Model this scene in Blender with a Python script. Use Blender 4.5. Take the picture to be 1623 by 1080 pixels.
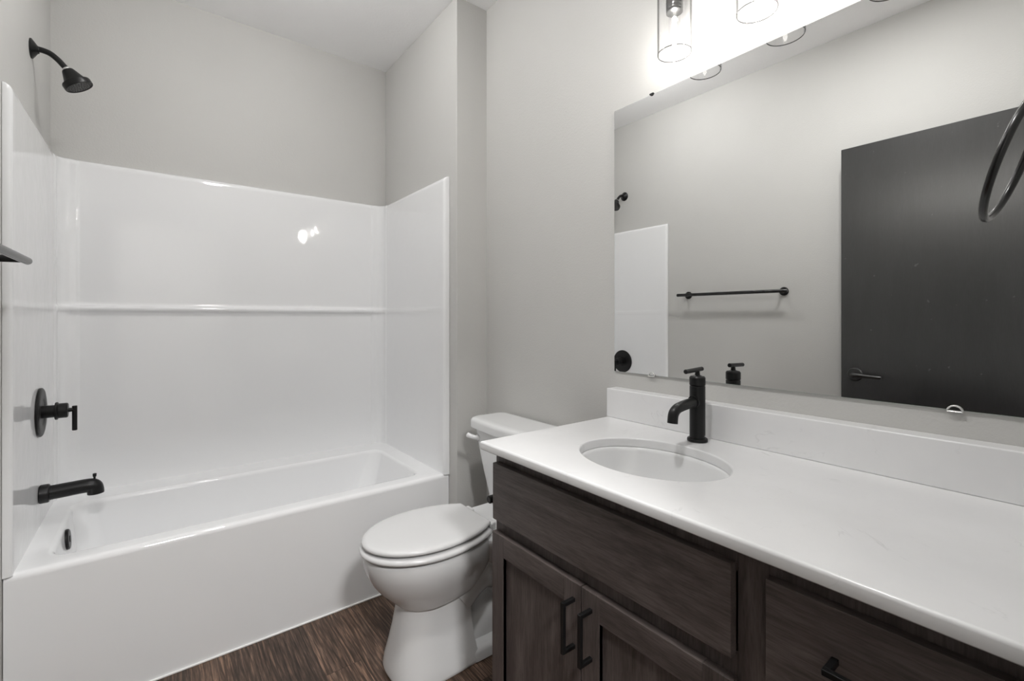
import bpy, bmesh, math, random
from mathutils import Vector, Matrix
random.seed(7)
PI = math.pi
S = bpy.context.scene
for o in list(bpy.data.objects):
    bpy.data.objects.remove(o)
COL = S.collection

# ------------------------------------------------------------------ camera, world, exposure
F_PX, YAW, HORIZON, EYE = 732.49, math.radians(37.6754), 504.78, 1.2167
cam_data = bpy.data.cameras.new('camera')
cam = bpy.data.objects.new('camera', cam_data)
COL.objects.link(cam)
cam_data.sensor_fit = 'HORIZONTAL'
cam_data.sensor_width = 36.0
cam_data.lens = F_PX * 36.0 / 1623.0
cam_data.shift_y = -(540.0 - HORIZON) / 1623.0
cam_data.clip_start = 0.01
cam.location = (0, 0, EYE)
cam.rotation_euler = (PI / 2, 0, -YAW)
S.camera = cam

w = bpy.data.worlds.new('world')
S.world = w
w.use_nodes = True
w.node_tree.nodes['Background'].inputs[0].default_value = (0.9, 0.95, 1.0, 1)
w.node_tree.nodes['Background'].inputs[1].default_value = 0.3

S.view_settings.view_transform = 'Standard'
S.view_settings.look = 'None'
S.view_settings.gamma = 1.0
S.view_settings.use_curve_mapping = False
S.view_settings.exposure = 0.0
BULB = 290.0           # emission of each lamp filament
HALL_FILL = 215.0            # emission of the hall lamp added as fill light
DOWN_FILL = 275.0           # emission of the recessed lamp added as fill light
GLOBE = 63.0          # emission of the globe ceiling lamp
S.cycles.max_bounces = 14
S.cycles.diffuse_bounces = 8
S.cycles.glossy_bounces = 6
S.cycles.transmission_bounces = 8
S.cycles.transparent_max_bounces = 16
S.cycles.sample_clamp_indirect = 6.0
S.cycles.caustics_reflective = False
S.cycles.caustics_refractive = False

# ------------------------------------------------------------------ room dimensions (metres)
XL, XA, XR = -0.3512, 1.1293, 1.3012       # left wall, tub alcove end wall, vanity wall
YB, YT, YF = 2.7473, 1.8911, -0.02         # back wall, face of the alcove return, front wall
ZC = 2.743
ZK = 0.8745                                # counter top
XK, YK = 0.7173, 1.0753                    # counter front edge, counter end
TUBY, RIM = 1.9613, 0.466
PL, PB, PR = -0.330, 2.717, 1.099          # faces of the tub surround panels

# ------------------------------------------------------------------ materials
def new_mat(name):
    m = bpy.data.materials.new(name)
    m.use_nodes = True
    return m, m.node_tree.nodes, m.node_tree.links, m.node_tree.nodes['Principled BSDF']

def simple(name, col, rough=0.5, metal=0.0, spec=0.5, coat=0.0):
    m, N, L, b = new_mat(name)
    b.inputs['Base Color'].default_value = (*col, 1)
    b.inputs['Roughness'].default_value = rough
    b.inputs['Metallic'].default_value = metal
    b.inputs['Specular IOR Level'].default_value = spec
    b.inputs['Coat Weight'].default_value = coat
    return m

def coords(N, L, scale=(1, 1, 1), rot=(0, 0, 0)):
    t = N.new('ShaderNodeTexCoord')
    mp = N.new('ShaderNodeMapping')
    mp.inputs['Scale'].default_value = scale
    mp.inputs['Rotation'].default_value = rot
    L.new(t.outputs['Object'], mp.inputs['Vector'])
    return mp.outputs['Vector']

def noise(N, L, vec, scale, detail=3, rough=0.5, dist=0.0):
    n = N.new('ShaderNodeTexNoise')
    n.inputs['Scale'].default_value = scale
    n.inputs['Detail'].default_value = detail
    n.inputs['Roughness'].default_value = rough
    n.inputs['Distortion'].default_value = dist
    L.new(vec, n.inputs['Vector'])
    return n.outputs['Fac']

def ramp(N, L, fac, stops):
    r = N.new('ShaderNodeValToRGB')
    e = r.color_ramp.elements
    while len(e) < len(stops):
        e.new(0.5)
    for k, (p, c) in enumerate(stops):
        e[k].position = p
        e[k].color = (*c, 1) if len(c) == 3 else c
    L.new(fac, r.inputs['Fac'])
    return r.outputs['Color']

def mixc(N, L, fac, a, b, mode='MIX'):
    m = N.new('ShaderNodeMix')
    m.data_type = 'RGBA'
    m.blend_type = mode
    for sock, v in ((m.inputs[0], fac), (m.inputs[6], a), (m.inputs[7], b)):
        if hasattr(v, 'links') or hasattr(v, 'is_linked'):
            L.new(v, sock)
        elif isinstance(v, (int, float)):
            sock.default_value = v
        else:
            sock.default_value = (*v, 1)
    return m.outputs[2]

def bump(N, L, b, h, strength, dist):
    n = N.new('ShaderNodeBump')
    n.inputs['Strength'].default_value = strength
    n.inputs['Distance'].default_value = dist
    L.new(h, n.inputs['Height'])
    L.new(n.outputs['Normal'], b.inputs['Normal'])

def paint(name, col, strength, scale=140):
    m, N, L, b = new_mat(name)
    v = coords(N, L)
    n = noise(N, L, v, scale, 3, 0.55)
    big = noise(N, L, v, 6, 3, 0.5)
    c = ramp(N, L, big, [(0.3, tuple(k * 0.985 for k in col)), (0.7, col)])
    L.new(c, b.inputs['Base Color'])
    b.inputs['Roughness'].default_value = 0.62
    b.inputs['Specular IOR Level'].default_value = 0.35
    bump(N, L, b, n, strength, 0.002)
    return m

M_WALL = paint('greige wall paint', (0.535, 0.530, 0.514), 0.30)
M_CEIL = paint('white ceiling paint', (0.92, 0.92, 0.925), 0.35, 90)
M_ACRYLIC = simple('white gloss acrylic', (0.81, 0.814, 0.822), 0.045, 0, 0.5)
_N, _L = M_ACRYLIC.node_tree.nodes, M_ACRYLIC.node_tree.links
bump(_N, _L, _N['Principled BSDF'], noise(_N, _L, coords(_N, _L), 9, 2, 0.5), 0.25, 0.004)
M_CHINA = simple('white glazed china', (0.71, 0.713, 0.717), 0.08, 0, 0.5)
M_SEAT = simple('white seat plastic', (0.67, 0.67, 0.673), 0.16, 0, 0.5)
M_CAULK = simple('white caulk', (0.85, 0.85, 0.84), 0.5)
M_BLACK = simple('matte black metal', (0.0065, 0.0065, 0.0068), 0.36, 0.0, 0.3)
M_BRONZE = simple('satin black bar metal', (0.012, 0.012, 0.012), 0.24, 0.3, 0.6)
M_CHROME = simple('chrome', (0.75, 0.75, 0.75), 0.12, 1.0)
M_SOCKET = simple('dark nickel socket', (0.30, 0.30, 0.30), 0.22, 1.0)
M_DARK = simple('dark cavity', (0.01, 0.01, 0.01), 0.7)
M_CLIP = simple('bright metal clip', (0.8, 0.8, 0.79), 0.25, 1.0)
M_MIRROR = simple('mirror silver', (0.93, 0.935, 0.93), 0.0, 1.0)
M_GLASSEDGE = simple('polished mirror edge', (0.45, 0.50, 0.48), 0.1, 0.3)
M_LEVER = simple('gunmetal lever', (0.075, 0.075, 0.075), 0.32, 0.9)
M_LATCH = simple('brushed steel', (0.5, 0.5, 0.5), 0.35, 1.0)

def glow(name, col, s):
    m, N, L, b = new_mat(name)
    b.inputs['Base Color'].default_value = (0.8, 0.8, 0.8, 1)
    b.inputs['Emission Color'].default_value = (*col, 1)
    b.inputs['Emission Strength'].default_value = s
    return m
M_FILAMENT = glow('glowing filament', (1.0, 0.965, 0.925), BULB)
M_RECESSED_FILL = glow('recessed fill lamp diffuser', (1.0, 0.99, 0.975), DOWN_FILL)
M_GLOBE = glow('lit white globe', (1.0, 0.99, 0.975), GLOBE)
M_HALL_FILL = glow('hall fill lamp diffuser', (1.0, 0.99, 0.98), HALL_FILL)

def thin_glass(name, tint, edge):
    # thin clear glass: passes light straight through, mirrors at grazing angles
    m = bpy.data.materials.new(name)
    m.use_nodes = True
    N, L = m.node_tree.nodes, m.node_tree.links
    N.clear()
    out = N.new('ShaderNodeOutputMaterial')
    tr = N.new('ShaderNodeBsdfTransparent')
    gl = N.new('ShaderNodeBsdfGlossy')
    mx = N.new('ShaderNodeMixShader')
    lw = N.new('ShaderNodeLayerWeight')
    lw.inputs['Blend'].default_value = 0.5
    tc = ramp(N, L, lw.outputs['Facing'], [(0.62, tint), (0.98, edge)])
    L.new(tc, tr.inputs['Color'])
    gl.inputs['Roughness'].default_value = 0.03
    gl.inputs['Color'].default_value = (0.9, 0.9, 0.9, 1)
    fr = ramp(N, L, lw.outputs['Facing'], [(0.0, (0.035, 0.035, 0.035)), (0.6, (0.06, 0.06, 0.06)), (0.85, (0.2, 0.2, 0.2)), (1.0, (0.6, 0.6, 0.6))])
    L.new(fr, mx.inputs[0])
    L.new(tr.outputs[0], mx.inputs[1])
    L.new(gl.outputs[0], mx.inputs[2])
    L.new(mx.outputs[0], out.inputs['Surface'])
    return m
M_GLASS = thin_glass('clear shade glass', (0.95, 0.95, 0.95), (0.20, 0.20, 0.20))
M_GLASSRIM = thin_glass('ground glass rim', (0.25, 0.25, 0.25), (0.12, 0.12, 0.12))
M_BULB = thin_glass('clear bulb glass', (0.98, 0.98, 0.98), (0.85, 0.85, 0.85))

def wood(name, dark, light, axis, rough=0.42, grain=1.0, bstr=0.15, spec=0.4, pores=0.62):
    # axis: the direction of the grain
    m, N, L, b = new_mat(name)
    def sc(along, across):
        return tuple(along if a == axis else across for a in 'xyz')
    g1 = noise(N, L, coords(N, L, sc(2.2, 13)), 1.0 * grain, 5, 0.6, 0.9)
    g2 = noise(N, L, coords(N, L, sc(26, 330)), 1.0, 3, 0.65)
    g3 = noise(N, L, coords(N, L, sc(5, 60)), 1.0, 4, 0.6, 0.5)
    c1 = ramp(N, L, g1, [(0.30, dark), (0.70, light)])
    c2 = ramp(N, L, g2, [(0.32, (pores, pores, pores)), (0.60, (1.12, 1.12, 1.12))])
    c3 = ramp(N, L, g3, [(0.30, (0.72, 0.70, 0.70)), (0.70, (1.18, 1.18, 1.18))])
    c = mixc(N, L, 0.8, c1, c2, 'MULTIPLY')
    L.new(mixc(N, L, 0.8, c, c3, 'MULTIPLY'), b.inputs['Base Color'])
    b.inputs['Roughness'].default_value = rough
    b.inputs['Specular IOR Level'].default_value = spec
    bump(N, L, b, g2, bstr, 0.0006)
    return m
CD, CL = (0.056, 0.0445, 0.0415), (0.126, 0.1040, 0.0980)
M_WOODH = wood('espresso wood, grain across', CD, CL, 'y')
M_WOODV = wood('espresso wood, grain upright', CD, CL, 'z')
M_DOOR = wood('black stained wood', (0.0055, 0.0055, 0.0058), (0.013, 0.013, 0.0135), 'z', 0.30, 1.0, 1.0, 0.9, 0.35)
_N, _L = M_DOOR.node_tree.nodes, M_DOOR.node_tree.links
_b = _N['Principled BSDF']
_b.inputs['Coat Weight'].default_value = 0.6
_b.inputs['Coat Roughness'].default_value = 0.30
_src = _b.inputs['Base Color'].links[0].from_socket
_sp = ramp(_N, _L, noise(_N, _L, coords(_N, _L, (1, 1, 1)), 42, 2, 0.5), [(0.745, (0, 0, 0)), (0.79, (0.4, 0.4, 0.4))])   # pale scuffs
_L.new(mixc(_N, _L, _sp, _src, (0.16, 0.16, 0.16)), _b.inputs['Base Color'])

def floor_mat():
    m, N, L, b = new_mat('brown vinyl planks')
    t = N.new('ShaderNodeTexCoord')
    mp = N.new('ShaderNodeMapping')
    mp.inputs['Rotation'].default_value = (0, 0, PI / 2)
    mp.inputs['Location'].default_value = (0.37, 0.03, 0)
    L.new(t.outputs['Object'], mp.inputs['Vector'])
    br = N.new('ShaderNodeTexBrick')
    br.offset = 0.37
    br.inputs['Scale'].default_value = 1.0
    br.inputs['Brick Width'].default_value = 0.92
    br.inputs['Row Height'].default_value = 0.122
    br.inputs['Mortar Size'].default_value = 0.0009
    br.inputs['Mortar Smooth'].default_value = 0.2
    br.inputs['Color1'].default_value = (0, 0, 0, 1)
    br.inputs['Color2'].default_value = (1, 1, 1, 1)
    br.inputs['Mortar'].default_value = (0.3, 0.3, 0.3, 1)
    L.new(mp.outputs['Vector'], br.inputs['Vector'])
    tone = br.outputs['Color']
    # shift the grain from plank to plank
    va = N.new('ShaderNodeVectorMath'); va.operation = 'MULTIPLY_ADD'
    va.inputs[1].default_value = (3.1, 7.7, 0)
    L.new(tone, va.inputs[0]); L.new(t.outputs['Object'], va.inputs[2])
    def mapped(sc):
        q = N.new('ShaderNodeMapping'); q.inputs['Scale'].default_value = sc
        L.new(va.outputs[0], q.inputs['Vector']); return q.outputs['Vector']
    g1 = noise(N, L, mapped((13, 1.6, 1)), 1.0, 5, 0.6, 1.2)
    g2 = noise(N, L, mapped((150, 7, 1)), 1.0, 4, 0.65, 0.4)
    wv = N.new('ShaderNodeTexWave'); wv.wave_type = 'BANDS'; wv.bands_direction = 'X'
    wv.inputs['Scale'].default_value = 7.0; wv.inputs['Distortion'].default_value = 9.0
    wv.inputs['Detail'].default_value = 3.0; wv.inputs['Detail Scale'].default_value = 0.9
    L.new(mapped((3.0, 0.55, 1)), wv.inputs['Vector'])
    base = ramp(N, L, g1, [(0.25, (0.046, 0.029, 0.0195)), (0.5, (0.100, 0.065, 0.046)), (0.78, (0.185, 0.128, 0.097))])
    pl = ramp(N, L, tone, [(0.0, (0.70, 0.70, 0.72)), (1.0, (1.25, 1.2, 1.18))])
    c = mixc(N, L, 1.0, base, pl, 'MULTIPLY')
    fine = ramp(N, L, g2, [(0.36, (0.35, 0.33, 0.32)), (0.52, (1.0, 1.0, 1.0)), (0.66, (2.8, 2.75, 2.7))])
    c = mixc(N, L, 0.85, c, fine, 'MULTIPLY')
    wr = ramp(N, L, wv.outputs['Fac'], [(0.08, (0.45, 0.43, 0.42)), (0.45, (1.1, 1.1, 1.1))])
    c = mixc(N, L, 0.7, c, wr, 'MULTIPLY')
    gap = ramp(N, L, br.outputs['Fac'], [(0.0, (1, 1, 1)), (1.0, (0.3, 0.3, 0.3))])
    c = mixc(N, L, 1.0, c, gap, 'MULTIPLY')
    L.new(c, b.inputs['Base Color'])
    b.inputs['Roughness'].default_value = 0.45
    b.inputs['Specular IOR Level'].default_value = 0.35
    bump(N, L, b, g2, 0.25, 0.0008)
    return m
M_FLOOR = floor_mat()

def quartz():
    m, N, L, b = new_mat('white quartz with faint grey veins')
    v = coords(N, L)
    d = noise(N, L, v, 5.0, 4, 0.6)
    n1 = noise(N, L, v, 2.6, 5, 0.6, 1.1)
    n2 = noise(N, L, v, 9.0, 3, 0.6, 0.8)
    vein = ramp(N, L, n1, [(0.492, (0, 0, 0)), (0.5, (1, 1, 1)), (0.508, (0, 0, 0))])
    mask = ramp(N, L, n2, [(0.54, (0, 0, 0)), (0.74, (1, 1, 1))])
    f = mixc(N, L, 1.0, vein, mask, 'MULTIPLY')
    cloud = ramp(N, L, d, [(0.3, (0.72, 0.72, 0.725)), (0.7, (0.765, 0.765, 0.77))])
    c = mixc(N, L, f, cloud, (0.60, 0.60, 0.605))
    L.new(c, b.inputs['Base Color'])
    b.inputs['Roughness'].default_value = 0.22
    b.inputs['Specular IOR Level'].default_value = 0.45
    return m
M_QUARTZ = quartz()

# ------------------------------------------------------------------ mesh helpers (all in world metres)
def link(name, bm, mats, parent=None, sharp=38, smooth=True):
    bmesh.ops.remove_doubles(bm, verts=bm.verts, dist=1e-6)
    bmesh.ops.recalc_face_normals(bm, faces=bm.faces)
    lim = math.radians(sharp)
    for f in bm.faces:
        f.smooth = smooth
    for e in bm.edges:
        if len(e.link_faces) == 2 and e.calc_face_angle(0) > lim:
            e.smooth = False
    me = bpy.data.meshes.new(name)
    if parent is not None:
        p, off = parent, Vector()
        while p is not None:
            off += Vector(p.location); p = p.parent
        bmesh.ops.translate(bm, verts=bm.verts, vec=-off)
    bm.to_mesh(me)
    bm.free()
    for m in (mats if isinstance(mats, (list, tuple)) else [mats]):
        me.materials.append(m)
    o = bpy.data.objects.new(name, me)
    COL.objects.link(o)
    if parent is not None:
        o.parent = parent
    if smooth:
        wn = o.modifiers.new('weighted normals', 'WEIGHTED_NORMAL')
        wn.mode = 'FACE_AREA'
        wn.weight = 50
        wn.keep_sharp = True
    return o

def thing(name, label, cat, loc, group=None):
    o = bpy.data.objects.new(name, None)
    o.empty_display_size = 0.05
    COL.objects.link(o)
    o.location = loc
    o['label'] = label
    o['category'] = cat
    if group:
        o['group'] = group
    return o

def struct(name, bm, mats, **kw):
    o = link(name, bm, mats, **kw)
    o['kind'] = 'structure'
    return o

def box(bm, x0, x1, y0, y1, z0, z1, bev=0.0, seg=2, mi=0):
    q = bmesh.new()
    bmesh.ops.create_cube(q, size=1)
    for v in q.verts:
        v.co = Vector(((x0 + x1) / 2 + v.co.x * (x1 - x0), (y0 + y1) / 2 + v.co.y * (y1 - y0), (z0 + z1) / 2 + v.co.z * (z1 - z0)))
    if bev > 0:
        bmesh.ops.bevel(q, geom=q.edges[:], offset=bev, segments=seg, profile=0.5, affect='EDGES')
    merge(bm, q, mi)

def merge(bm, q, mi=0):
    vm = {}
    q.verts.ensure_lookup_table()
    for v in q.verts:
        vm[v] = bm.verts.new(v.co)
    for f in q.faces:
        try:
            nf = bm.faces.new([vm[v] for v in f.verts])
            nf.material_index = mi
        except ValueError:
            pass
    q.free()

def loft(bm, rings, cap0=True, cap1=True, closed=False, mi=0):
    V = [[bm.verts.new(p) for p in r] for r in rings]
    n = len(V[0])
    pairs = list(zip(V[:-1], V[1:])) + ([(V[-1], V[0])] if closed else [])
    for a, b in pairs:
        for i in range(n):
            j = (i + 1) % n
            f = bm.faces.new((a[i], a[j], b[j], b[i])); f.material_index = mi
    if not closed:
        if cap0:
            f = bm.faces.new(V[0]); f.material_index = mi
        if cap1:
            f = bm.faces.new(V[-1]); f.material_index = mi

def basis(d):
    d = Vector(d).normalized()
    a = Vector((0, 0, 1)) if abs(d.z) < 0.9 else Vector((1, 0, 0))
    u = d.cross(a).normalized()
    return d, u, d.cross(u).normalized()

def lathe(bm, origin, axis, prof, n=40, mi=0, cap0=True, cap1=True):
    """prof: list of (distance along axis, radius)"""
    d, u, v = basis(axis)
    o = Vector(origin)
    rings = []
    for h, r in prof:
        r = max(r, 1e-5)
        rings.append([o + d * h + (u * math.cos(2 * PI * k / n) + v * math.sin(2 * PI * k / n)) * r for k in range(n)])
    loft(bm, rings, cap0, cap1, mi=mi)

def rod(bm, a, b, r, bev=0.0012, n=24, mi=0):
    a, b = Vector(a), Vector(b)
    L = (b - a).length
    lathe(bm, a, b - a, [(0, r - bev), (bev, r), (L - bev, r), (L, r - bev)], n, mi)

def smooth_path(pts, k=8):
    P = [Vector(p) for p in pts]
    out = []
    for i in range(len(P) - 1):
        p0, p1, p2, p3 = P[max(i - 1, 0)], P[i], P[i + 1], P[min(i + 2, len(P) - 1)]
        for s in range(k):
            t = s / k
            out.append(0.5 * ((2 * p1) + (p2 - p0) * t + (2 * p0 - 5 * p1 + 4 * p2 - p3) * t * t + (3 * p1 - p0 - 3 * p2 + p3) * t ** 3))
    out.append(P[-1])
    return out

def tube(bm, path, rad, n=24, closed=False, mi=0):
    P = [Vector(p) for p in path]
    R = rad if isinstance(rad, (list, tuple)) else [rad] * len(P)
    rings, u = [], None
    m = len(P)
    for i in range(m):
        if closed:
            t = (P[(i + 1) % m] - P[i - 1]).normalized()
        else:
            t = (P[min(i + 1, m - 1)] - P[max(i - 1, 0)]).normalized()
        if u is None:
            u = basis(t)[1]
        u = (u - t * u.dot(t)).normalized()
        v = t.cross(u)
        rings.append([P[i] + (u * math.cos(2 * PI * k / n) + v * math.sin(2 * PI * k / n)) * R[i] for k in range(n)])
    loft(bm, rings, closed=closed, mi=mi)

def rrect(x0, x1, y0, y1, r, z, n=8):
    out = []
    for cx, cy, a0 in ((x1 - r, y1 - r, 0), (x0 + r, y1 - r, PI / 2), (x0 + r, y0 + r, PI), (x1 - r, y0 + r, 1.5 * PI)):
        for k in range(n + 1):
            a = a0 + PI / 2 * k / n
            out.append(Vector((cx + r * math.cos(a), cy + r * math.sin(a), z)))
    return out

def quad_wall(name, x0, x1, y0, y1, z0, z1, m):
    bm = bmesh.new()
    box(bm, x0, x1, y0, y1, z0, z1)
    return struct(name, bm, m)

# ------------------------------------------------------------------ room shell
T = 0.12
HY = -2.2                                  # far end of the hall behind the camera
quad_wall('floor', -1.3, 1.9, HY - T, YB + T, -0.1, 0, M_FLOOR)
quad_wall('ceiling', -1.3, 1.9, HY - T, YB + T, ZC, ZC + 0.1, M_CEIL)
quad_wall('wall_left', XL - T, XL, YF, YB, 0, ZC, M_WALL)
quad_wall('wall_back', XL - T, XR + T, YB, YB + T, 0, ZC, M_WALL)
bm = bmesh.new()                            # the furred-out end of the tub alcove
box(bm, XA, XR + T, YT, YB, 0, ZC, 0.004, 3)
struct('wall_alcove', bm, M_WALL)
quad_wall('wall_right', XR, XR + T, YF, YT, 0, ZC, M_WALL)
DX0, DX1, DZ = XL + 0.03, 0.52, 2.12       # the doorway the camera stands in
bm = bmesh.new()
box(bm, XL - T, DX0, YF - T, YF, 0, ZC)
box(bm, DX1, XR + T, YF - T, YF, 0, ZC)
box(bm, DX0, DX1, YF - T, YF, DZ, ZC)
struct('wall_front', bm, M_WALL)
quad_wall('wall_hall_left', -1.3 - T, -1.3, HY, YF - T, 0, ZC, M_WALL)
quad_wall('wall_hall_right', 1.9, 1.9 + T, HY, YF - T, 0, ZC, M_WALL)
quad_wall('wall_hall_end', -1.3 - T, 1.9 + T, HY - T, HY, 0, ZC, M_WALL)
bm = bmesh.new()
box(bm, -1.3, XL - T, YF - T, YF - T + 0.1, 0, ZC)
box(bm, XR + T, 1.9, YF - T, YF - T + 0.1, 0, ZC)
struct('wall_hall_front', bm, M_WALL)
bm = bmesh.new()
box(bm, XL + 0.001, XA - 0.001, TUBY - 0.006, TUBY + 0.001, 0, 0.006, 0.002, 2)
struct('trim_1', bm, M_CAULK)               # bead of caulk along the foot of the tub

# hall ceiling lamp, added unseen behind the camera to brighten the room
t = thing('hall_fill_light', 'round white fill lamp added on the hall ceiling behind the doorway', 'ceiling light', (0.1, -1.1, ZC))
bm = bmesh.new(); lathe(bm, (0.1, -1.1, ZC - 0.001), (0, 0, -1), [(0, 0.2), (0.025, 0.2), (0.03, 0.195)], 48)
link('base', bm, M_LATCH, t)
bm = bmesh.new(); lathe(bm, (0.1, -1.1, ZC - 0.031), (0, 0, -1), [(0, 0.185), (0.03, 0.18), (0.06, 0.14), (0.075, 0.07), (0.078, 0.0)], 48)
link('diffuser', bm, M_HALL_FILL, t)

# ceiling lamps above the frame: a small globe in front of the tub, a recessed disc added as fill beside the vanity
lx, ly = 0.335, 1.72
t = thing('globe_light', 'small white globe lamp on the bathroom ceiling in front of the tub', 'ceiling light', (lx, ly, ZC))
bm = bmesh.new(); lathe(bm, (lx, ly, ZC - 0.0005), (0, 0, -1), [(0, 0.062), (0.006, 0.062), (0.011, 0.055), (0.012, 0.034), (0.018, 0.032)], 48)
link('canopy', bm, M_BLACK, t)
bm = bmesh.new(); lathe(bm, (lx, ly, ZC - 0.090), (0, 0, 1), [(-0.078 * math.cos(PI * k / 24), 0.078 * math.sin(PI * k / 24)) for k in range(0, 22)], 40)
link('globe', bm, M_GLOBE, t)
lx, ly = 0.42, 0.62
t = thing('recessed_fill_light', 'round white recessed fill lamp added in the bathroom ceiling beside the vanity', 'ceiling light', (lx, ly, ZC))
bm = bmesh.new(); lathe(bm, (lx, ly, ZC - 0.0005), (0, 0, -1), [(0, 0.095), (0.004, 0.095), (0.008, 0.088), (0.006, 0.076)], 48, cap1=False)
link('trim_ring', bm, M_SEAT, t)
bm = bmesh.new(); lathe(bm, (lx, ly, ZC - 0.0035), (0, 0, -1), [(0, 0.075), (0.003, 0.074), (0.0045, 0.05), (0.005, 0)], 48)
link('diffuser', bm, M_RECESSED_FILL, t)

# the room door, swung open along the left wall
DOX, DY0, DY1, DTOP = XL + 0.10, 0.045, 0.862, 2.098
bm = bmesh.new()
box(bm, DOX - 0.035, DOX, DY0, DY1, 0.012, DTOP, 0.0015, 1)
door = struct('door_1', bm, M_DOOR)
hy, hz = 0.800, 0.930
bm = bmesh.new()
lathe(bm, (DOX, hy, hz), (1, 0, 0), [(0, 0.034), (0.006, 0.034), (0.012, 0.030), (0.013, 0.014), (0.045, 0.012)], 36)
tube(bm, smooth_path([(DOX + 0.036, hy, hz), (DOX + 0.05, hy - 0.004, hz), (DOX + 0.053, hy - 0.03, hz), (DOX + 0.053, hy - 0.075, hz - 0.002), (DOX + 0.05, hy - 0.118, hz - 0.004)], 6),
     [0.0105] * 13 + [0.0095, 0.009, 0.0088, 0.0086, 0.0084, 0.0082, 0.008, 0.008, 0.008, 0.0078, 0.0076, 0.007], 18)
link('door_handle', bm, M_LEVER, door)
bm = bmesh.new(); box(bm, DOX - 0.03, DOX - 0.006, DY1 - 0.0008, DY1 + 0.0012, hz - 0.03, hz + 0.03, 0.0005, 1)
link('latch_plate', bm, M_LATCH, door)
for z in (0.25, 1.05, 1.86):
    bm = bmesh.new(); rod(bm, (DOX - 0.038, DY0 - 0.008, z - 0.045), (DOX - 0.038, DY0 - 0.008, z + 0.045), 0.007)
    box(bm, DOX - 0.036, DOX - 0.004, DY0 - 0.0025, DY0 + 0.0005, z - 0.045, z + 0.045)
    link('hinge', bm, M_BLACK, door)

# ------------------------------------------------------------------ tub and shower surround (one moulded unit)
tub = thing('bathtub', 'white glossy bathtub with tall moulded shower surround in the alcove', 'bathtub', (0.389, 2.34, 0))
bm = bmesh.new()
ox0, ox1, oy0, oy1 = XL + 0.002, XA - 0.002, TUBY, YB - 0.002
ix0, ix1, iy0, iy1 = -0.262, 1.010, 2.040, 2.567
R = [rrect(ox0, ox1, oy0, oy1, 0.001, 0.003),
     rrect(ox0, ox1, oy0, oy1, 0.001, RIM - 0.020),
     rrect(ox0, ox1, oy0 + 0.0015, oy1, 0.001, RIM - 0.012),
     rrect(ox0, ox1, oy0 + 0.005, oy1, 0.001, RIM - 0.0055),
     rrect(ox0, ox1, oy0 + 0.011, oy1, 0.001, RIM - 0.0015),
     rrect(ox0, ox1, oy0 + 0.020, oy1, 0.001, RIM),
     rrect(ix0 - 0.012, ix1 + 0.012, iy0 - 0.012, iy1 + 0.012, 0.062, RIM)]
for k in range(1, 7):
    a = PI / 2 * k / 6
    s = 0.016 * math.sin(a)
    R.append(rrect(ix0 - 0.012 + s, ix1 + 0.012 - s, iy0 - 0.012 + s, iy1 + 0.012 - s, 0.062, RIM - 0.018 * (1 - math.cos(a))))
for z, l, r, f, k_, rad in ((0.40, -0.254, 0.992, 2.048, 2.560, 0.07), (0.28, -0.243, 0.955, 2.060, 2.548, 0.085), (0.17, -0.228, 0.915, 2.075, 2.532, 0.10),
                      (0.125, -0.212, 0.890, 2.090, 2.515, 0.11), (0.098, -0.180, 0.855, 2.115, 2.490, 0.12), (0.088, -0.13, 0.80, 2.155, 2.45, 0.12), (0.085, 0.0, 0.6, 2.25, 2.36, 0.05)):
    R.append(rrect(l, r, f, k_, rad, z))
loft(bm, R)
link('tub', bm, M_ACRYLIC, tub, sharp=50)
bm = bmesh.new()
lathe(bm, (-0.2568, 2.318, 0.412), (1, 0, 0.08), [(0, 0.036), (0.008, 0.036), (0.011, 0.033), (0.011, 0.012), (0.013, 0.010), (0.013, 0.0)], 40)
o = link('overflow_plate', bm, M_BLACK, tub); o['label'] = 'round black overflow plate'
bm = bmesh.new()
lathe(bm, (-0.05, 2.31, 0.0862), (0, 0, 1), [(0, 0.035), (0.003, 0.034), (0.004, 0.027), (0.010, 0.024), (0.012, 0.0)], 36)
o = link('drain', bm, M_BLACK, tub); o['label'] = 'round black drain'

# surround: a plan path swept up the wall, with a ledge on the back panel
path, mult, wallp = [], [], []
def pp(x, y, m):
    path.append(Vector((x, y))); mult.append(m)
FY = 1.957
def corner(sgn, px):
    # px: side panel plane; sgn +1 for the left corner (panel faces +x)
    pts = []
    pts += [(px, PB - 0.075), (px + sgn * 0.002, PB - 0.070), (px + sgn * 0.0055, PB - 0.064), (px + sgn * 0.0065, PB - 0.058)]
    r, c = 0.046, (px + sgn * 0.0525, PB - 0.0525)
    for k in range(1, 10):
        a = PI / 2 * k / 10
        pts.append((c[0] - sgn * r * math.cos(a), c[1] + r * math.sin(a)))
    pts += [(px + sgn * 0.058, PB - 0.0065), (px + sgn * 0.064, PB - 0.0055), (px + sgn * 0.070, PB - 0.002), (px + sgn * 0.075, PB)]
    return pts
pp(XL + 0.001, FY, 0); pp(PL - 0.012, FY, 0); pp(PL - 0.006, FY + 0.0015, 0); pp(PL - 0.001, FY + 0.006, 0); pp(PL, FY + 0.013, 0); pp(PL, FY + 0.05, 0.06)
for k in range(1, 6):
    pp(PL, FY + 0.05 + (PB - 0.085 - FY - 0.05) * k / 6, 0.06)
cl = corner(1, PL)
for k, (x, y) in enumerate(cl):
    pp(x, y, 0.06 + 0.94 * k / (len(cl) - 1))
nb = 14
for k in range(1, nb):
    pp(PL + 0.075 + (PR - PL - 0.15) * k / nb, PB, 1)
cr = corner(-1, PR)[::-1]
for k, (x, y) in enumerate(cr):
    pp(x, y, 1 - 0.94 * k / (len(cr) - 1))
for k in range(5, 0, -1):
    pp(PR, FY + 0.05 + (PB - 0.085 - FY - 0.05) * k / 6, 0.06)
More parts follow.
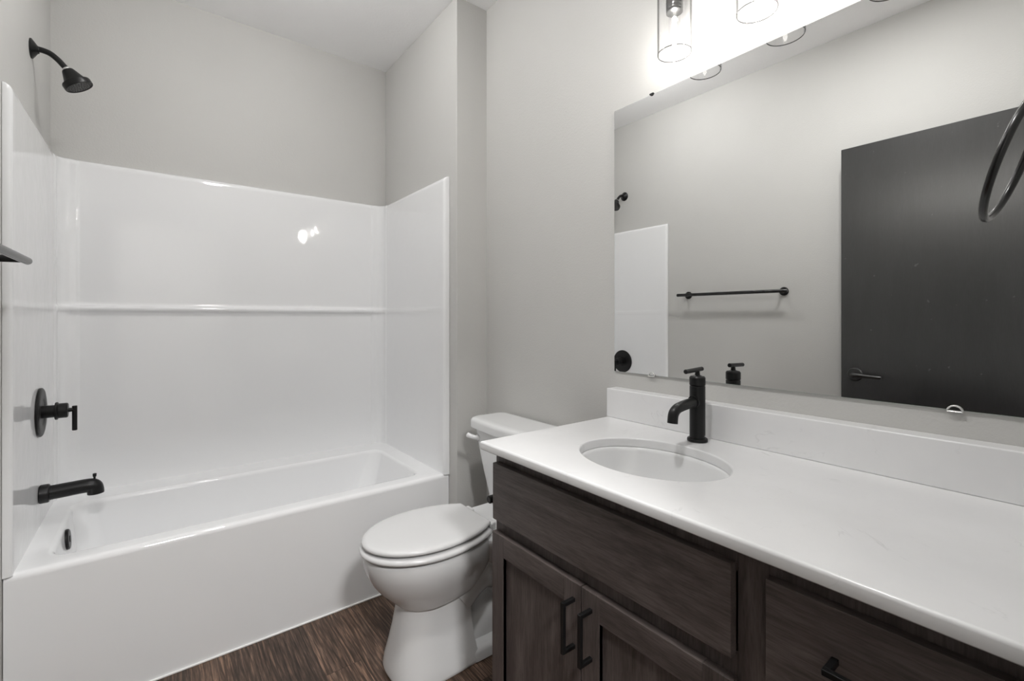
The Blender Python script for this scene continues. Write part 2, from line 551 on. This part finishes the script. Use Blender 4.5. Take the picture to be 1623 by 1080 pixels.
pp(PR, FY + 0.05, 0.06); pp(PR, FY + 0.013, 0); pp(PR + 0.001, FY + 0.006, 0); pp(PR + 0.006, FY + 0.0015, 0); pp(PR + 0.012, FY, 0); pp(XA - 0.001, FY, 0)
n = len(path)
norm = []
for i in range(n):
    tg = (path[min(i + 1, n - 1)] - path[max(i - 1, 0)]).normalized()
    norm.append(Vector((tg.y, -tg.x)))      # points into the tub
zrows = [(0.462, 0.008), (0.475, 0.0065), (0.70, 0.006), (1.0, 0.006), (1.225, 0.006), (1.238, 0.0075), (1.244, 0.011), (1.248, 0.018), (1.252, 0.0235), (1.257, 0.026), (1.262, 0.026),
         (1.267, 0.0235), (1.270, 0.018), (1.2725, 0.010), (1.276, 0.004), (1.282, 0.001), (1.29, 0), (1.5, 0), (1.75, 0), (1.875, 0)]
rows = []
for z, d in zrows:
    rows.append([Vector((*(path[i] + norm[i] * d * mult[i]), z)) for i in range(n)])
def wallpt(p):
    x, y = p
    q = Vector((x, y))
    if x < PL + 0.09: q.x = XL + 0.001 + max(0, (x - PL)) * 0.9
    if x > PR - 0.09: q.x = XA - 0.001 - max(0, (PR - x)) * 0.9
    if y > PB - 0.09: q.y = YB - 0.001 - max(0, (PB - y)) * 0.9
    return q
for z, k in ((1.888, 0.05), (1.896, 0.22), (1.901, 0.5), (1.903, 1.0)):
    rows.append([Vector((*(path[i].lerp(wallpt(path[i]), k)), z)) for i in range(n)])
bm = bmesh.new()
V = [[bm.verts.new(p) for p in r] for r in rows]
for a, b in zip(V[:-1], V[1:]):
    for i in range(n - 1):
        bm.faces.new((a[i], a[i + 1], b[i + 1], b[i]))
link('surround', bm, M_ACRYLIC, tub, sharp=60)

# ------------------------------------------------------------------ shower head, valve, spout on the left wall
SY = 2.352
sh = thing('shower', 'black shower head on a bent arm above the tub surround', 'shower head', (XL, SY, 2.180))
bm = bmesh.new()
lathe(bm, (XL, SY, 2.180), (1, 0, 0), [(0, 0.034), (0.004, 0.034), (0.010, 0.026), (0.018, 0.014), (0.022, 0.012)], 40)
link('flange', bm, M_BLACK, sh)
bm = bmesh.new()
tube(bm, smooth_path([(XL + 0.004, SY, 2.182), (-0.325, SY, 2.183), (-0.302, SY, 2.178), (-0.282, SY, 2.163), (-0.266, SY, 2.145), (-0.254, SY, 2.131)], 6), 0.0098, 20)
link('arm', bm, M_BLACK, sh)
bm = bmesh.new()
dh = Vector((0.52, 0, -0.854)).normalized()
ho = Vector((-0.2585, SY, 2.137))
lathe(bm, ho - dh * 0.004, dh, [(0, 0.0095), (0.002, 0.0115), (0.008, 0.0115), (0.009, 0.010)], 24)
o = link('collar', bm, M_CHROME, sh); o['label'] = 'thin chrome collar'
bm = bmesh.new()
lathe(bm, ho, dh, [(0.004, 0.010), (0.005, 0.017), (0.009, 0.0195), (0.044, 0.034), (0.047, 0.037), (0.048, 0.043), (0.051, 0.0445), (0.066, 0.0445), (0.069, 0.043), (0.069, 0.039), (0.0675, 0.038)], 48)
link('head', bm, M_BLACK, sh)
bm = bmesh.new()
lathe(bm, ho + dh * 0.0655, dh, [(0, 0.0385), (0.002, 0.0385), (0.0025, 0.03), (0.003, 0.0)], 48)
fu, fv = basis(dh)[1:]
for rr, cnt in ((0.008, 6), (0.017, 12), (0.026, 18), (0.034, 24)):
    for k in range(cnt):
        a = 2 * PI * k / cnt
        c = ho + dh * 0.0672 + (fu * math.cos(a) + fv * math.sin(a)) * rr
        lathe(bm, c, dh, [(0, 0.0013), (0.0028, 0.001)], 6)
link('spray_face', bm, simple('dark grey rubber', (0.045, 0.045, 0.045), 0.5), sh)

va = thing('shower_valve', 'black round shower valve with a short lever on the tub surround', 'shower valve', (PL, SY, 0.878))
bm = bmesh.new()
lathe(bm, (PL + 0.0015, SY, 0.878), (1, 0, 0), [(0, 0.087), (0.005, 0.087), (0.008, 0.084), (0.010, 0.076), (0.010, 0.052), (0.007, 0.047), (0.006, 0.040), (0.006, 0.0)], 64)
link('escutcheon', bm, M_BLACK, va)
bm = bmesh.new()
lathe(bm, (PL + 0.003, SY, 0.878), (1, 0, 0), [(0, 0.0225), (0.038, 0.0225), (0.039, 0.031), (0.0405, 0.032), (0.045, 0.032), (0.047, 0.029), (0.048, 0.027), (0.070, 0.027), (0.073, 0.024), (0.074, 0.008), (0.090, 0.0065)], 40)
link('stem', bm, M_BLACK, va)
bm = bmesh.new()
rod(bm, (PL + 0.0935, SY, 0.892), (PL + 0.0935, SY, 0.801), 0.0075)
link('lever', bm, M_BLACK, va)

sp = thing('tub_spout', 'black tub spout with a lift knob above the bathtub rim', 'tub spout', (PL, SY, 0.583))
bm = bmesh.new()
lathe(bm, (PL + 0.0015, SY, 0.583), (1, 0, 0), [(0, 0.031), (0.002, 0.033), (0.022, 0.033), (0.026, 0.030), (0.027, 0.025)], 40)
link('collar', bm, M_BLACK, sp)
bm = bmesh.new()
tube(bm, smooth_path([(PL + 0.02, SY, 0.583), (PL + 0.07, SY, 0.585), (PL + 0.125, SY, 0.587), (PL + 0.145, SY, 0.583), (PL + 0.151, SY, 0.569), (PL + 0.152, SY, 0.554)], 6), [0.0255] * 8 + [0.0252] * 10 + [0.0248] * 13, 28)
link('spout', bm, M_BLACK, sp)
bm = bmesh.new()
lathe(bm, (PL + 0.148, SY, 0.604), (0.03, 0, 1), [(0, 0.0035), (0.012, 0.0035), (0.014, 0.0055), (0.024, 0.006), (0.025, 0.0045)], 16)
link('diverter_knob', bm, M_BLACK, sp)

# ------------------------------------------------------------------ towel bar and towel ring
BX, BZ = XL + 0.070, 1.376
tb = thing('towel_bar', 'black towel bar with two round posts on the left wall', 'towel bar', (XL, 1.487, BZ))
bm = bmesh.new()
rod(bm, (BX, 1.133, BZ), (BX, 1.842, BZ), 0.0103, 0.002)
link('bar', bm, M_BRONZE, tb)
for y in (1.179, 1.796):
    bm = bmesh.new()
    lathe(bm, (XL, y, BZ), (1, 0, 0), [(0, 0.0255), (0.006, 0.0255), (0.008, 0.024), (0.0085, 0.010), (0.060, 0.009), (0.0665, 0.009)], 36)
    link('post', bm, M_BLACK, tb)

RX, RY, RZ, RR, RT = 0.8873, 0.0785, 1.4255, 0.078, -0.332
tr = thing('towel_ring', 'black towel ring on the near wall at the right edge', 'towel ring', (RX, YF, RZ + RR))
bm = bmesh.new()
tube(bm, [(RX + RR * math.sin(2 * PI * k / 96), RY + RR * math.cos(2 * PI * k / 96) * math.sin(RT), RZ + RR * math.cos(2 * PI * k / 96) * math.cos(RT)) for k in range(96)], 0.0048, 20, closed=True)
link('ring', bm, M_BRONZE, tr)
bm = bmesh.new()
lathe(bm, (RX, YF, RZ + 0.0737), (0, 1, 0), [(0, 0.025), (0.006, 0.025), (0.008, 0.023), (0.009, 0.010), (0.074, 0.009), (0.082, 0.008)], 36)
link('post', bm, M_BLACK, tr)

# ------------------------------------------------------------------ toilet
TC = 1.490
toilet = thing('toilet', 'white two-piece toilet with closed lid between tub and vanity', 'toilet', (0.95, TC, 0))
def egg(xf, xm, ab, wd, xcut, z, n=28, pw=2.0):
    """outline: round front, sides drawing in to a straight back edge at xcut"""
    pts = []
    for k in range(n + 1):
        a = PI / 2 * k / n
        pts.append((xm - (xm - xf) * math.cos(a) ** (2 / pw), wd * math.sin(a) ** (2 / pw)))
    ac = math.asin(min(1.0, (xcut - xm) / ab))
    for k in range(1, 13):
        a = ac * k / 12
        pts.append((xm + ab * math.sin(a), wd * math.cos(a)))
    half = pts
    full = [Vector((x, TC - y, z)) for x, y in half] + [Vector((x, TC + y, z)) for x, y in half[::-1]]
    return full
# bowl and pedestal in one surface
bm = bmesh.new()
rings = []
for z, xf, wd, xc, ab, pw in ((0.405, 0.60, 0.12, 0.95, 0.30, 2.0),
                          (0.426, 0.575, 0.145, 0.98, 0.30, 2.0), (0.427, 0.553, 0.166, 0.995, 0.27, 2.0), (0.424, 0.5465, 0.172, 1.0, 0.27, 2.0), (0.415, 0.543, 0.1745, 1.0, 0.27, 2.0),
                          (0.390, 0.546, 0.174, 1.0, 0.27, 2.0), (0.362, 0.555, 0.168, 0.995, 0.265, 2.0), (0.330, 0.571, 0.156, 0.985, 0.26, 2.0), (0.300, 0.593, 0.140, 0.97, 0.25, 2.0),
                          (0.275, 0.617, 0.127, 0.955, 0.24, 2.0), (0.258, 0.634, 0.118, 0.945, 0.24, 2.0), (0.247, 0.645, 0.110, 0.935, 0.24, 2.05), (0.241, 0.652, 0.104, 0.93, 0.25, 2.1), (0.2385, 0.657, 0.098, 0.922, 0.27, 2.2), (0.236, 0.6605, 0.0925, 0.905, 0.30, 2.3),
                          (0.230, 0.6615, 0.091, 0.898, 0.32, 2.4), (0.200, 0.6580, 0.0935, 0.896, 0.36, 2.5), (0.150, 0.6495, 0.100, 0.895, 0.40, 2.6), (0.090, 0.637, 0.112, 0.898, 0.45, 2.7), (0.045, 0.627, 0.1235, 0.905, 0.5, 2.8), (0.014, 0.622, 0.130, 0.91, 0.5, 2.8), (0.004, 0.624, 0.129, 0.91, 0.5, 2.8), (0.0, 0.628, 0.126, 0.91, 0.5, 2.8)):
    rings.append(egg(xf, 0.765, ab, wd, xc, z, pw=pw))
loft(bm, rings)
# foot plate running back from the pedestal
R = []
for z, g in ((0.0, 0.004), (0.004, 0.0), (0.030, 0.002), (0.042, 0.008), (0.049, 0.020), (0.052, 0.036)):
    R.append(rrect(0.86, 1.175 - g, TC - 0.128 + g, TC + 0.128 - g, 0.05, z, 10))
loft(bm, R)
# trapway bulge behind the pedestal
tp = smooth_path([(0.86, TC, 0.215), (0.93, TC, 0.262), (1.01, TC, 0.272), (1.085, TC, 0.232), (1.12, TC, 0.14), (1.12, TC, 0.03)], 7)
tube(bm, tp, [0.098 - 0.02 * i / (len(tp) - 1) for i in range(len(tp))], 32)
tp = smooth_path([(0.90, TC, 0.02), (0.96, TC, 0.045), (1.02, TC, 0.075), (1.09, TC, 0.06)], 7)
tube(bm, tp, [0.085] * len(tp), 28)
# rear deck that carries the tank
R = []
for z, x0, hw in ((0.25, 1.03, 0.085), (0.30, 0.985, 0.10), (0.345, 0.955, 0.122), (0.38, 0.945, 0.140), (0.405, 0.94, 0.150), (0.418, 0.942, 0.150), (0.424, 0.948, 0.144)):
    R.append(rrect(x0, 1.272, TC - hw, TC + hw, 0.045, z, 8))
loft(bm, R)
link('bowl', bm, M_CHINA, toilet, sharp=42)
for s in (-1, 1):
    bm = bmesh.new()
    lathe(bm, (1.01, TC + s * 0.105, 0.0505), (0, 0, 1), [(0, 0.017), (0.010, 0.0165), (0.017, 0.013), (0.021, 0.007), (0.022, 0)], 24)
    link('bolt_cap', bm, M_SEAT, toilet)
# seat ring
bm = bmesh.new()
def seat_ring(g, z, hole=False):
    if hole:
        return egg(0.612 + g, 0.77, 0.20, 0.105 - g, 0.905 - g, z)
    return egg(0.532 + g, 0.765, 0.268 - g, 0.179 - g, 0.972 - g, z)
loft(bm, [seat_ring(0.0, 0.4335, True), seat_ring(0.020, 0.4325), seat_ring(0.006, 0.4335), seat_ring(0.001, 0.4375), seat_ring(0.0, 0.442), seat_ring(0.001, 0.4465), seat_ring(0.005, 0.4505), seat_ring(0.012, 0.4525), seat_ring(-0.006, 0.4530, True)], closed=True)
link('seat', bm, M_SEAT, toilet, sharp=50)
bm = bmesh.new()
def lid_ring(g, z):
    return egg(0.538 + g, 0.765, 0.262 - g, 0.1665 - g, 0.975 - g, z)
loft(bm, [lid_ring(0.020, 0.4600), lid_ring(0.005, 0.4605), lid_ring(0.0008, 0.4635), lid_ring(0.0, 0.468), lid_ring(0.002, 0.4725), lid_ring(0.007, 0.4762), lid_ring(0.016, 0.4785), lid_ring(0.035, 0.4798), lid_ring(0.07, 0.4808), lid_ring(0.11, 0.4812)])
link('lid', bm, M_SEAT, toilet, sharp=50)
for s in (-1, 1):
    bm = bmesh.new()
    box(bm, 0.968, 1.004, TC + s * 0.075 - 0.022, TC + s * 0.075 + 0.022, 0.426, 0.461, 0.006, 3)
    rod(bm, (0.978, TC + s * 0.075 - 0.03, 0.455), (0.978, TC + s * 0.075 + 0.03, 0.455), 0.0085, 0.002)
    link('hinge', bm, M_SEAT, toilet)
# tank, lid, flush lever
bm = bmesh.new()
def dense(ring, m=6):
    # more points along the long front and back edges so the bow is round
    out = []
    for i in range(len(ring)):
        a, b = ring[i], ring[(i + 1) % len(ring)]
        out.append(a)
        if (a - b).length > 0.05:
            for k in range(1, m + 6):
                out.append(a.lerp(b, k / (m + 6)))
    return out
def trr(z, x0, x1, hw, r, bow):
    base = dense(rrect(x0, x1, TC - hw, TC + hw, r, z, 9))
    out = []
    for p in base:
        p = p.copy()
        k = max(0.0, 1 - (abs(p.y - TC) / hw) ** 2)
        if p.x < x0 + r + 1e-4:
            p.x -= bow * k
        out.append(p)
    return out
loft(bm, [trr(0.4255, 1.150, 1.262, 0.125, 0.03, 0.010), trr(0.440, 1.138, 1.272, 0.142, 0.035, 0.012), trr(0.465, 1.130, 1.278, 0.155, 0.04, 0.014), trr(0.56, 1.122, 1.282, 0.185, 0.04, 0.015), trr(0.66, 1.116, 1.285, 0.214, 0.04, 0.016), trr(0.738, 1.112, 1.286, 0.232, 0.04, 0.017)])
link('tank', bm, M_CHINA, toilet, sharp=45)
bm = bmesh.new()
def tl(g, z):
    return trr(z, 1.099 + g, 1.292 - g, 0.252 - g, 0.035, 0.019)
loft(bm, [tl(0.008, 0.7385), tl(0.002, 0.7395), tl(0.0, 0.743), tl(0.0, 0.766), tl(0.002, 0.774), tl(0.007, 0.780), tl(0.016, 0.7835), tl(0.035, 0.7845)])
link('tank_lid', bm, M_CHINA, toilet, sharp=45)
bm = bmesh.new()
lathe(bm, (1.116, TC + 0.185, 0.700), (-1, 0, 0), [(0, 0.015), (0.010, 0.015), (0.013, 0.013), (0.016, 0.008)], 24)
tube(bm, smooth_path([(1.106, TC + 0.185, 0.700), (1.096, TC + 0.187, 0.701), (1.086, TC + 0.196, 0.704), (1.079, TC + 0.208, 0.707), (1.076, TC + 0.219, 0.710)], 5), [0.009] * 5 + [0.010] * 5 + [0.0105] * 5 + [0.011] * 5 + [0.007], 16)
link('flush_lever', bm, M_SEAT, toilet)

# ------------------------------------------------------------------ vanity cabinet
VY0, VY1 = YF + 0.004, 1.055
XD, XFRM = 0.740, 0.759                    # front of doors and drawers, front of the face frame
cab = thing('vanity_cabinet', 'dark brown wooden vanity cabinet under the white countertop', 'cabinet', (1.03, 0.52, 0))
bm = bmesh.new()
pt = 0.018
box(bm, XFRM + 0.001, XR - 0.002, VY1 - pt, VY1, 0.0, 0.8505, 0.001, 1)
box(bm, XFRM + 0.001, XR - 0.002, VY0, VY0 + pt, 0.0, 0.8505)
box(bm, XFRM + 0.001, XR - 0.002, VY0 + pt, VY1 - pt, 0.10, 0.118)
box(bm, XR - 0.012, XR - 0.002, VY0 + pt, VY1 - pt, 0.118, 0.8505)
box(bm, XFRM + 0.02, XR - 0.012, 0.345, 0.361, 0.118, 0.8505)
box(bm, XFRM + 0.055, XFRM + 0.07, VY0 + pt, VY1 - pt, 0.0, 0.10)
link('carcass', bm, M_WOODV, cab, smooth=False)
bm = bmesh.new()
for y0, y1 in ((VY1 - 0.04, VY1), (0.325, 0.375), (VY0, VY0 + 0.04)):
    box(bm, XFRM, XFRM + 0.019, y0, y1, 0.10, 0.8505, 0.0008, 1)
for z0, z1 in ((0.80, 0.8505), (0.618, 0.668), (0.10, 0.14)):
    box(bm, XFRM + 0.0003, XFRM + 0.0187, VY0 + 0.04, 0.325, z0, z1)
    box(bm, XFRM + 0.0003, XFRM + 0.0187, 0.375, VY1 - 0.04, z0, z1)
box(bm, XFRM + 0.0003, XFRM + 0.0187, VY0 + 0.04, 0.325, 0.36, 0.41)
link('face_frame', bm, M_WOODV, cab, smooth=False)
def pull(parent, y, z, L, vertical):
    bm = bmesh.new()
    s, px = 0.0045, 0.707
    if vertical:
        box(bm, px - s, px + s, y - s, y + s, z - L / 2, z + L / 2, 0.0008, 1)
        for q in (z - L / 2 + s, z + L / 2 - s):
            box(bm, px + s - 0.001, XD + 0.0005, y - s, y + s, q - s, q + s, 0.0008, 1)
    else:
        box(bm, px - s, px + s, y - L / 2, y + L / 2, z - s, z + s, 0.0008, 1)
        for q in (y - L / 2 + s, y + L / 2 - s):
            box(bm, px + s - 0.001, XD + 0.0005, q - s, q + s, z - s, z + s, 0.0008, 1)
    o = link('handle', bm, M_BLACK, parent, smooth=False)
    o['label'] = 'square black bar pull'
    return o
def slab_front(name, y0, y1, z0, z1):
    bm = bmesh.new()
    box(bm, XD, XFRM - 0.0005, y0, y1, z0, z1, 0.0022, 2)
    return link(name, bm, M_WOODH, cab, sharp=30)
slab_front('false_front', 0.3765, 1.0465, 0.6625, 0.8175)
dr = slab_front('drawer', VY0 + 0.018, 0.3235, 0.6625, 0.8175); pull(dr, 0.172, 0.745, 0.128, False)
dr = slab_front('drawer', VY0 + 0.018, 0.3235, 0.400, 0.6285); pull(dr, 0.172, 0.52, 0.128, False)
dr = slab_front('drawer', VY0 + 0.018, 0.3235, 0.124, 0.370); pull(dr, 0.172, 0.25, 0.128, False)
def shaker(y0, y1, z0, z1, hy):
    st = 0.052
    bm = bmesh.new()
    for a, b, c, d, mi in ((y0, y0 + st, z0, z1, 0), (y1 - st, y1, z0, z1, 0), (y0 + st, y1 - st, z1 - st - 0.004, z1, 1), (y0 + st, y1 - st, z0, z0 + st, 1)):
        box(bm, XD, XFRM - 0.0005, a, b, c, d, 0.0012, 2, mi)
    d_ = link('door', bm, [M_WOODV, M_WOODH], cab, sharp=30)
    bm = bmesh.new()
    box(bm, XD + 0.010, XFRM - 0.003, y0 + st - 0.004, y1 - st + 0.004, z0 + st - 0.004, z1 - st, 0, 1)
    link('panel', bm, M_WOODV, d_, smooth=False)
    pull(d_, hy, 0.5375, 0.113, True)
shaker(0.7125, 1.0485, 0.124, 0.6275, 0.7325)
shaker(0.3745, 0.7095, 0.124, 0.6275, 0.6815)

# ------------------------------------------------------------------ countertop with a cut-out for the sink
SCX, SCY, SAX, SAY = 0.972, 0.6976, 0.1495, 0.1915
ct = thing('countertop', 'white quartz countertop with backsplash on the dark vanity', 'countertop', (1.0, 0.52, ZK - 0.0235))
bm = bmesh.new()
cx0, cx1, cy0, cy1 = XK, XR - 0.001, VY0 - 0.002, YK
NS = 96
angs = sorted(set([2 * PI * k / NS for k in range(NS)] + [math.atan2(y - SCY, x - SCX) % (2 * PI) for x in (cx0, cx1) for y in (cy0, cy1)]))
def rect_hit(a, ins):
    dx, dy = math.cos(a), math.sin(a)
    ts = []
    for lim, o, d in ((cx0, SCX, dx), (cx1, SCX, dx), (cy0, SCY, dy), (cy1, SCY, dy)):
        if abs(d) > 1e-9:
            t_ = (lim - o) / d
            if t_ > 0:
                ts.append(t_)
    t_ = min(ts)
    x, y = SCX + dx * t_, SCY + dy * t_
    return (min(max(x, cx0 + ins), cx1), min(max(y, cy0), cy1 - ins))
def ell(a, g):
    # the point of the ellipse in direction a
    dx, dy = math.cos(a), math.sin(a)
    r = 1 / math.sqrt((dx / (SAX - g)) ** 2 + (dy / (SAY - g)) ** 2)
    return (SCX + dx * r, SCY + dy * r)
zb = ZK - 0.0235
R = []
for ins, z in ((0.003, zb), (0.0, zb + 0.003), (0.0, ZK - 0.006), (0.0018, ZK - 0.0018), (0.006, ZK)):
    R.append([Vector((*rect_hit(a, ins), z)) for a in angs])
for g, z in ((-0.004, ZK), (-0.0012, ZK - 0.0012), (0.0, ZK - 0.004), (0.0, zb)):
    R.append([Vector((*ell(a, g), z)) for a in angs])
loft(bm, R, closed=True)
link('slab', bm, M_QUARTZ, ct, sharp=50)
bm = bmesh.new()
BSX = 1.247
box(bm, BSX, XR - 0.001, cy0, 1.0755, ZK - 0.0003, 0.9735, 0.0035, 3)
link('backsplash', bm, M_QUARTZ, ct, sharp=50)

# undermount sink
sk = thing('sink', 'white oval undermount sink set in the countertop', 'sink', (SCX, SCY, 0.70))
bm = bmesh.new()
def sring(g, z, n=72):
    return [Vector((SCX + (SAX - g) * math.cos(2 * PI * k / n), SCY + (SAY - g) * math.sin(2 * PI * k / n), z)) for k in range(n)]
R = [sring(-0.020, zb - 0.012), sring(-0.020, zb - 0.001), sring(-0.001, zb - 0.001), sring(0.004, zb - 0.004), sring(0.007, zb - 0.012), sring(0.012, zb - 0.035), sring(0.022, zb - 0.07), sring(0.040, zb - 0.105), sring(0.065, zb - 0.13), sring(0.095, zb - 0.143), sring(0.125, zb - 0.148),
     sring(0.1255, zb - 0.157), sring(0.09, zb - 0.153), sring(0.055, zb - 0.138), sring(0.030, zb - 0.11), sring(0.010, zb - 0.07), sring(0.0, zb - 0.035), sring(-0.006, zb - 0.012)]
loft(bm, R, closed=True)
link('basin', bm, M_CHINA, sk, sharp=60)
bm = bmesh.new()
lathe(bm, (SCX, SCY, zb - 0.153), (0, 0, 1), [(0, 0.020), (0.004, 0.024), (0.008, 0.024), (0.009, 0.018), (0.012, 0.016), (0.014, 0.0)], 36)
o = link('drain', bm, M_BLACK, sk); o['label'] = 'round black drain'

# ------------------------------------------------------------------ faucet
FX, FY_ = 1.196, 0.7035
fc = thing('faucet', 'black single-handle faucet behind the oval sink', 'faucet', (FX, FY_, ZK))
bm = bmesh.new()
lathe(bm, (FX, FY_, ZK + 0.0006), (0, 0, 1), [(0, 0.0265), (0.002, 0.0272), (0.006, 0.0272), (0.009, 0.0255), (0.0095, 0.0215)], 44)
link('base', bm, M_BLACK, fc)
bm = bmesh.new()
lathe(bm, (FX, FY_, ZK + 0.007), (0, 0, 1), [(0, 0.0208), (0.146, 0.0208), (0.147, 0.0195), (0.149, 0.0195)], 44)
link('body', bm, M_BLACK, fc)
bm = bmesh.new()
lathe(bm, (FX, FY_, ZK + 0.1555), (0, 0, 1), [(0, 0.0195), (0.0015, 0.0212), (0.022, 0.0212), (0.026, 0.018), (0.027, 0.013), (0.029, 0.007), (0.040, 0.006)], 44)
link('cap', bm, M_BLACK, fc)
bm = bmesh.new()
rod(bm, (FX - 0.060, FY_, ZK + 0.197), (FX + 0.024, FY_, ZK + 0.200), 0.0062, 0.0015)
link('lever', bm, M_BLACK, fc)
bm = bmesh.new()
tube(bm, smooth_path([(FX - 0.010, FY_, ZK + 0.112), (FX - 0.045, FY_, ZK + 0.109), (FX - 0.080, FY_, ZK + 0.1055), (FX - 0.103, FY_, ZK + 0.100), (FX - 0.116, FY_, ZK + 0.088), (FX - 0.120, FY_, ZK + 0.066)], 7), 0.0135, 28)
lathe(bm, (FX - 0.015, FY_, ZK + 0.112), (-1, 0, -0.08), [(0, 0.0165), (0.007, 0.0165), (0.008, 0.0145)], 32)
link('spout', bm, M_BLACK, fc)
bm = bmesh.new()
lathe(bm, (FX, FY_ - 0.0225, ZK + 0.018), (0, 1, 0), [(0, 0.0018), (0.004, 0.0018)], 12)
link('set_screw', bm, M_CHROME, fc)

# ------------------------------------------------------------------ mirror
mr = thing('mirror', 'wide frameless wall mirror above the backsplash', 'mirror', (XR, 0.55, 1.0285))
MX, MY0, MY1, MZ0, MZ1 = XR - 0.0055, 0.015, 1.0815, 1.0285, 1.9550
bm = bmesh.new()
box(bm, MX, XR - 0.0005, MY0, MY1, MZ0, MZ1, 0.0008, 1, mi=1)
for f in bm.faces:
    if f.normal.length == 0:
        f.normal_update()
bm.normal_update()
for f in bm.faces:
    c = f.calc_center_median()
    if c.x < MX + 0.0001:
        f.material_index = 0
link('glass', bm, [M_MIRROR, M_GLASSEDGE], mr, smooth=False)
for y, z, sgn, mt in ((0.924, MZ0, 1, M_CLIP), (0.1945, MZ0, 1, M_CLIP), (0.924, MZ1, -1, M_DARK), (0.1945, MZ1, -1, M_DARK)):
    bm = bmesh.new()
    r = 0.0120 if sgn > 0 else 0.008
    xf = MX - 0.0028
    if sgn > 0:                            # rounded wire-edged clip under the glass
        zz = z - 0.003
        tube(bm, [(xf, y + r * math.cos(PI * k / 16), zz + r * math.sin(PI * k / 16)) for k in range(17)], 0.0014, 10)
        rod(bm, (xf, y - r, zz), (xf, y + r, zz), 0.0014, 0.0003, 10)
        box(bm, xf, XR - 0.0004, y - r * 0.9, y + r * 0.9, z - 0.0045, z - 0.0008, 0.0005, 1)
    else:
        pts = [(r * math.cos(PI * k / 14), -r * 0.95 * math.sin(PI * k / 14)) for k in range(15)]
        loft(bm, [[Vector((xf, y + a, z + b + 0.003)) for a, b in pts], [Vector((MX - 0.0002, y + a, z + b + 0.003)) for a, b in pts]])
        box(bm, xf, XR - 0.0004, y - r * 0.8, y + r * 0.8, z + 0.0002, z + 0.004, 0.0005, 1)
    link('clip', bm, mt, mr)

# ------------------------------------------------------------------ vanity light with three glass shades
LX = XR - 0.089
vl = thing('vanity_light', 'wall light with clear glass cylinder shades above the mirror', 'wall light', (XR, 0.55, 2.26))
bm = bmesh.new()
box(bm, XR - 0.022, XR - 0.0005, 0.25, 0.85, 2.225, 2.305, 0.004, 3)
link('backplate', bm, M_BLACK, vl)
for y in (0.786, 0.550, 0.314):
    bm = bmesh.new()
    tube(bm, smooth_path([(XR - 0.02, y, 2.265), (XR - 0.055, y, 2.268), (LX + 0.006, y, 2.258), (LX, y, 2.235), (LX, y, 2.205)], 6), 0.0075, 18)
    link('arm', bm, M_BLACK, vl)
    bm = bmesh.new()
    prof = [(0, 0.030), (0.010, 0.030), (0.012, 0.0245), (0.036, 0.0245)]
    for k in range(5):
        h0 = 0.040 + k * 0.010
        prof += [(h0, 0.0220), (h0 + 0.003, 0.0238), (h0 + 0.006, 0.0238), (h0 + 0.008, 0.0220)]
    prof += [(0.094, 0.0235), (0.096, 0.019)]
    lathe(bm, (LX, y, 2.213), (0, 0, -1), prof, 36)
    link('socket', bm, M_SOCKET, vl)
    bm = bmesh.new()
    ro, ri = 0.0485, 0.0462
    lathe(bm, (LX, y, 2.203), (0, 0, -1), [(0.0, 0.024), (0.0, 0.040), (0.003, 0.0455), (0.009, ro), (0.2040, ro), (0.2062, ro - 0.0008), (0.2062, ri + 0.0008), (0.2040, ri), (0.010, ri), (0.005, 0.043), (0.003, 0.039), (0.003, 0.024)], 56, cap0=False, cap1=False)
    for f in bm.faces:
        if all(v.co.z < 2.203 - 0.2035 for v in f.verts):
            f.material_index = 1           # the ground lower rim
    link('glass_shade', bm, [M_GLASS, M_GLASSRIM], vl, sharp=60)
    bm = bmesh.new()
    bz = 2.118
    lathe(bm, (LX, y, bz), (0, 0, -1), [(0, 0.013), (0.012, 0.0145), (0.022, 0.0160), (0.085, 0.0160), (0.097, 0.0125), (0.103, 0.006), (0.105, 0)], 32)
    b_ = link('bulb', bm, M_BULB, vl)
    bm = bmesh.new()
    lathe(bm, (LX, y, bz - 0.012), (0, 0, -1), [(0, 0.003), (0.004, 0.0055), (0.066, 0.0055), (0.072, 0.002)], 16)
    link('filament', bm, M_FILAMENT, b_)

# ------------------------------------------------------------------ toilet paper holder on the cabinet's end
th = thing('toilet_paper_holder', "black toilet paper holder on the vanity cabinet's far end", 'toilet paper holder', (0.93, VY1, 0.684))
bm = bmesh.new()
lathe(bm, (0.93, VY1 - 0.001, 0.684), (0, 1, 0), [(0, 0.025), (0.006, 0.025), (0.008, 0.023), (0.009, 0.011), (0.060, 0.011)], 32)
link('post', bm, M_BLACK, th)
bm = bmesh.new()
rod(bm, (0.945, 1.115, 0.684), (0.774, 1.115, 0.684), 0.0115, 0.0025)
link('roller', bm, M_BLACK, th)
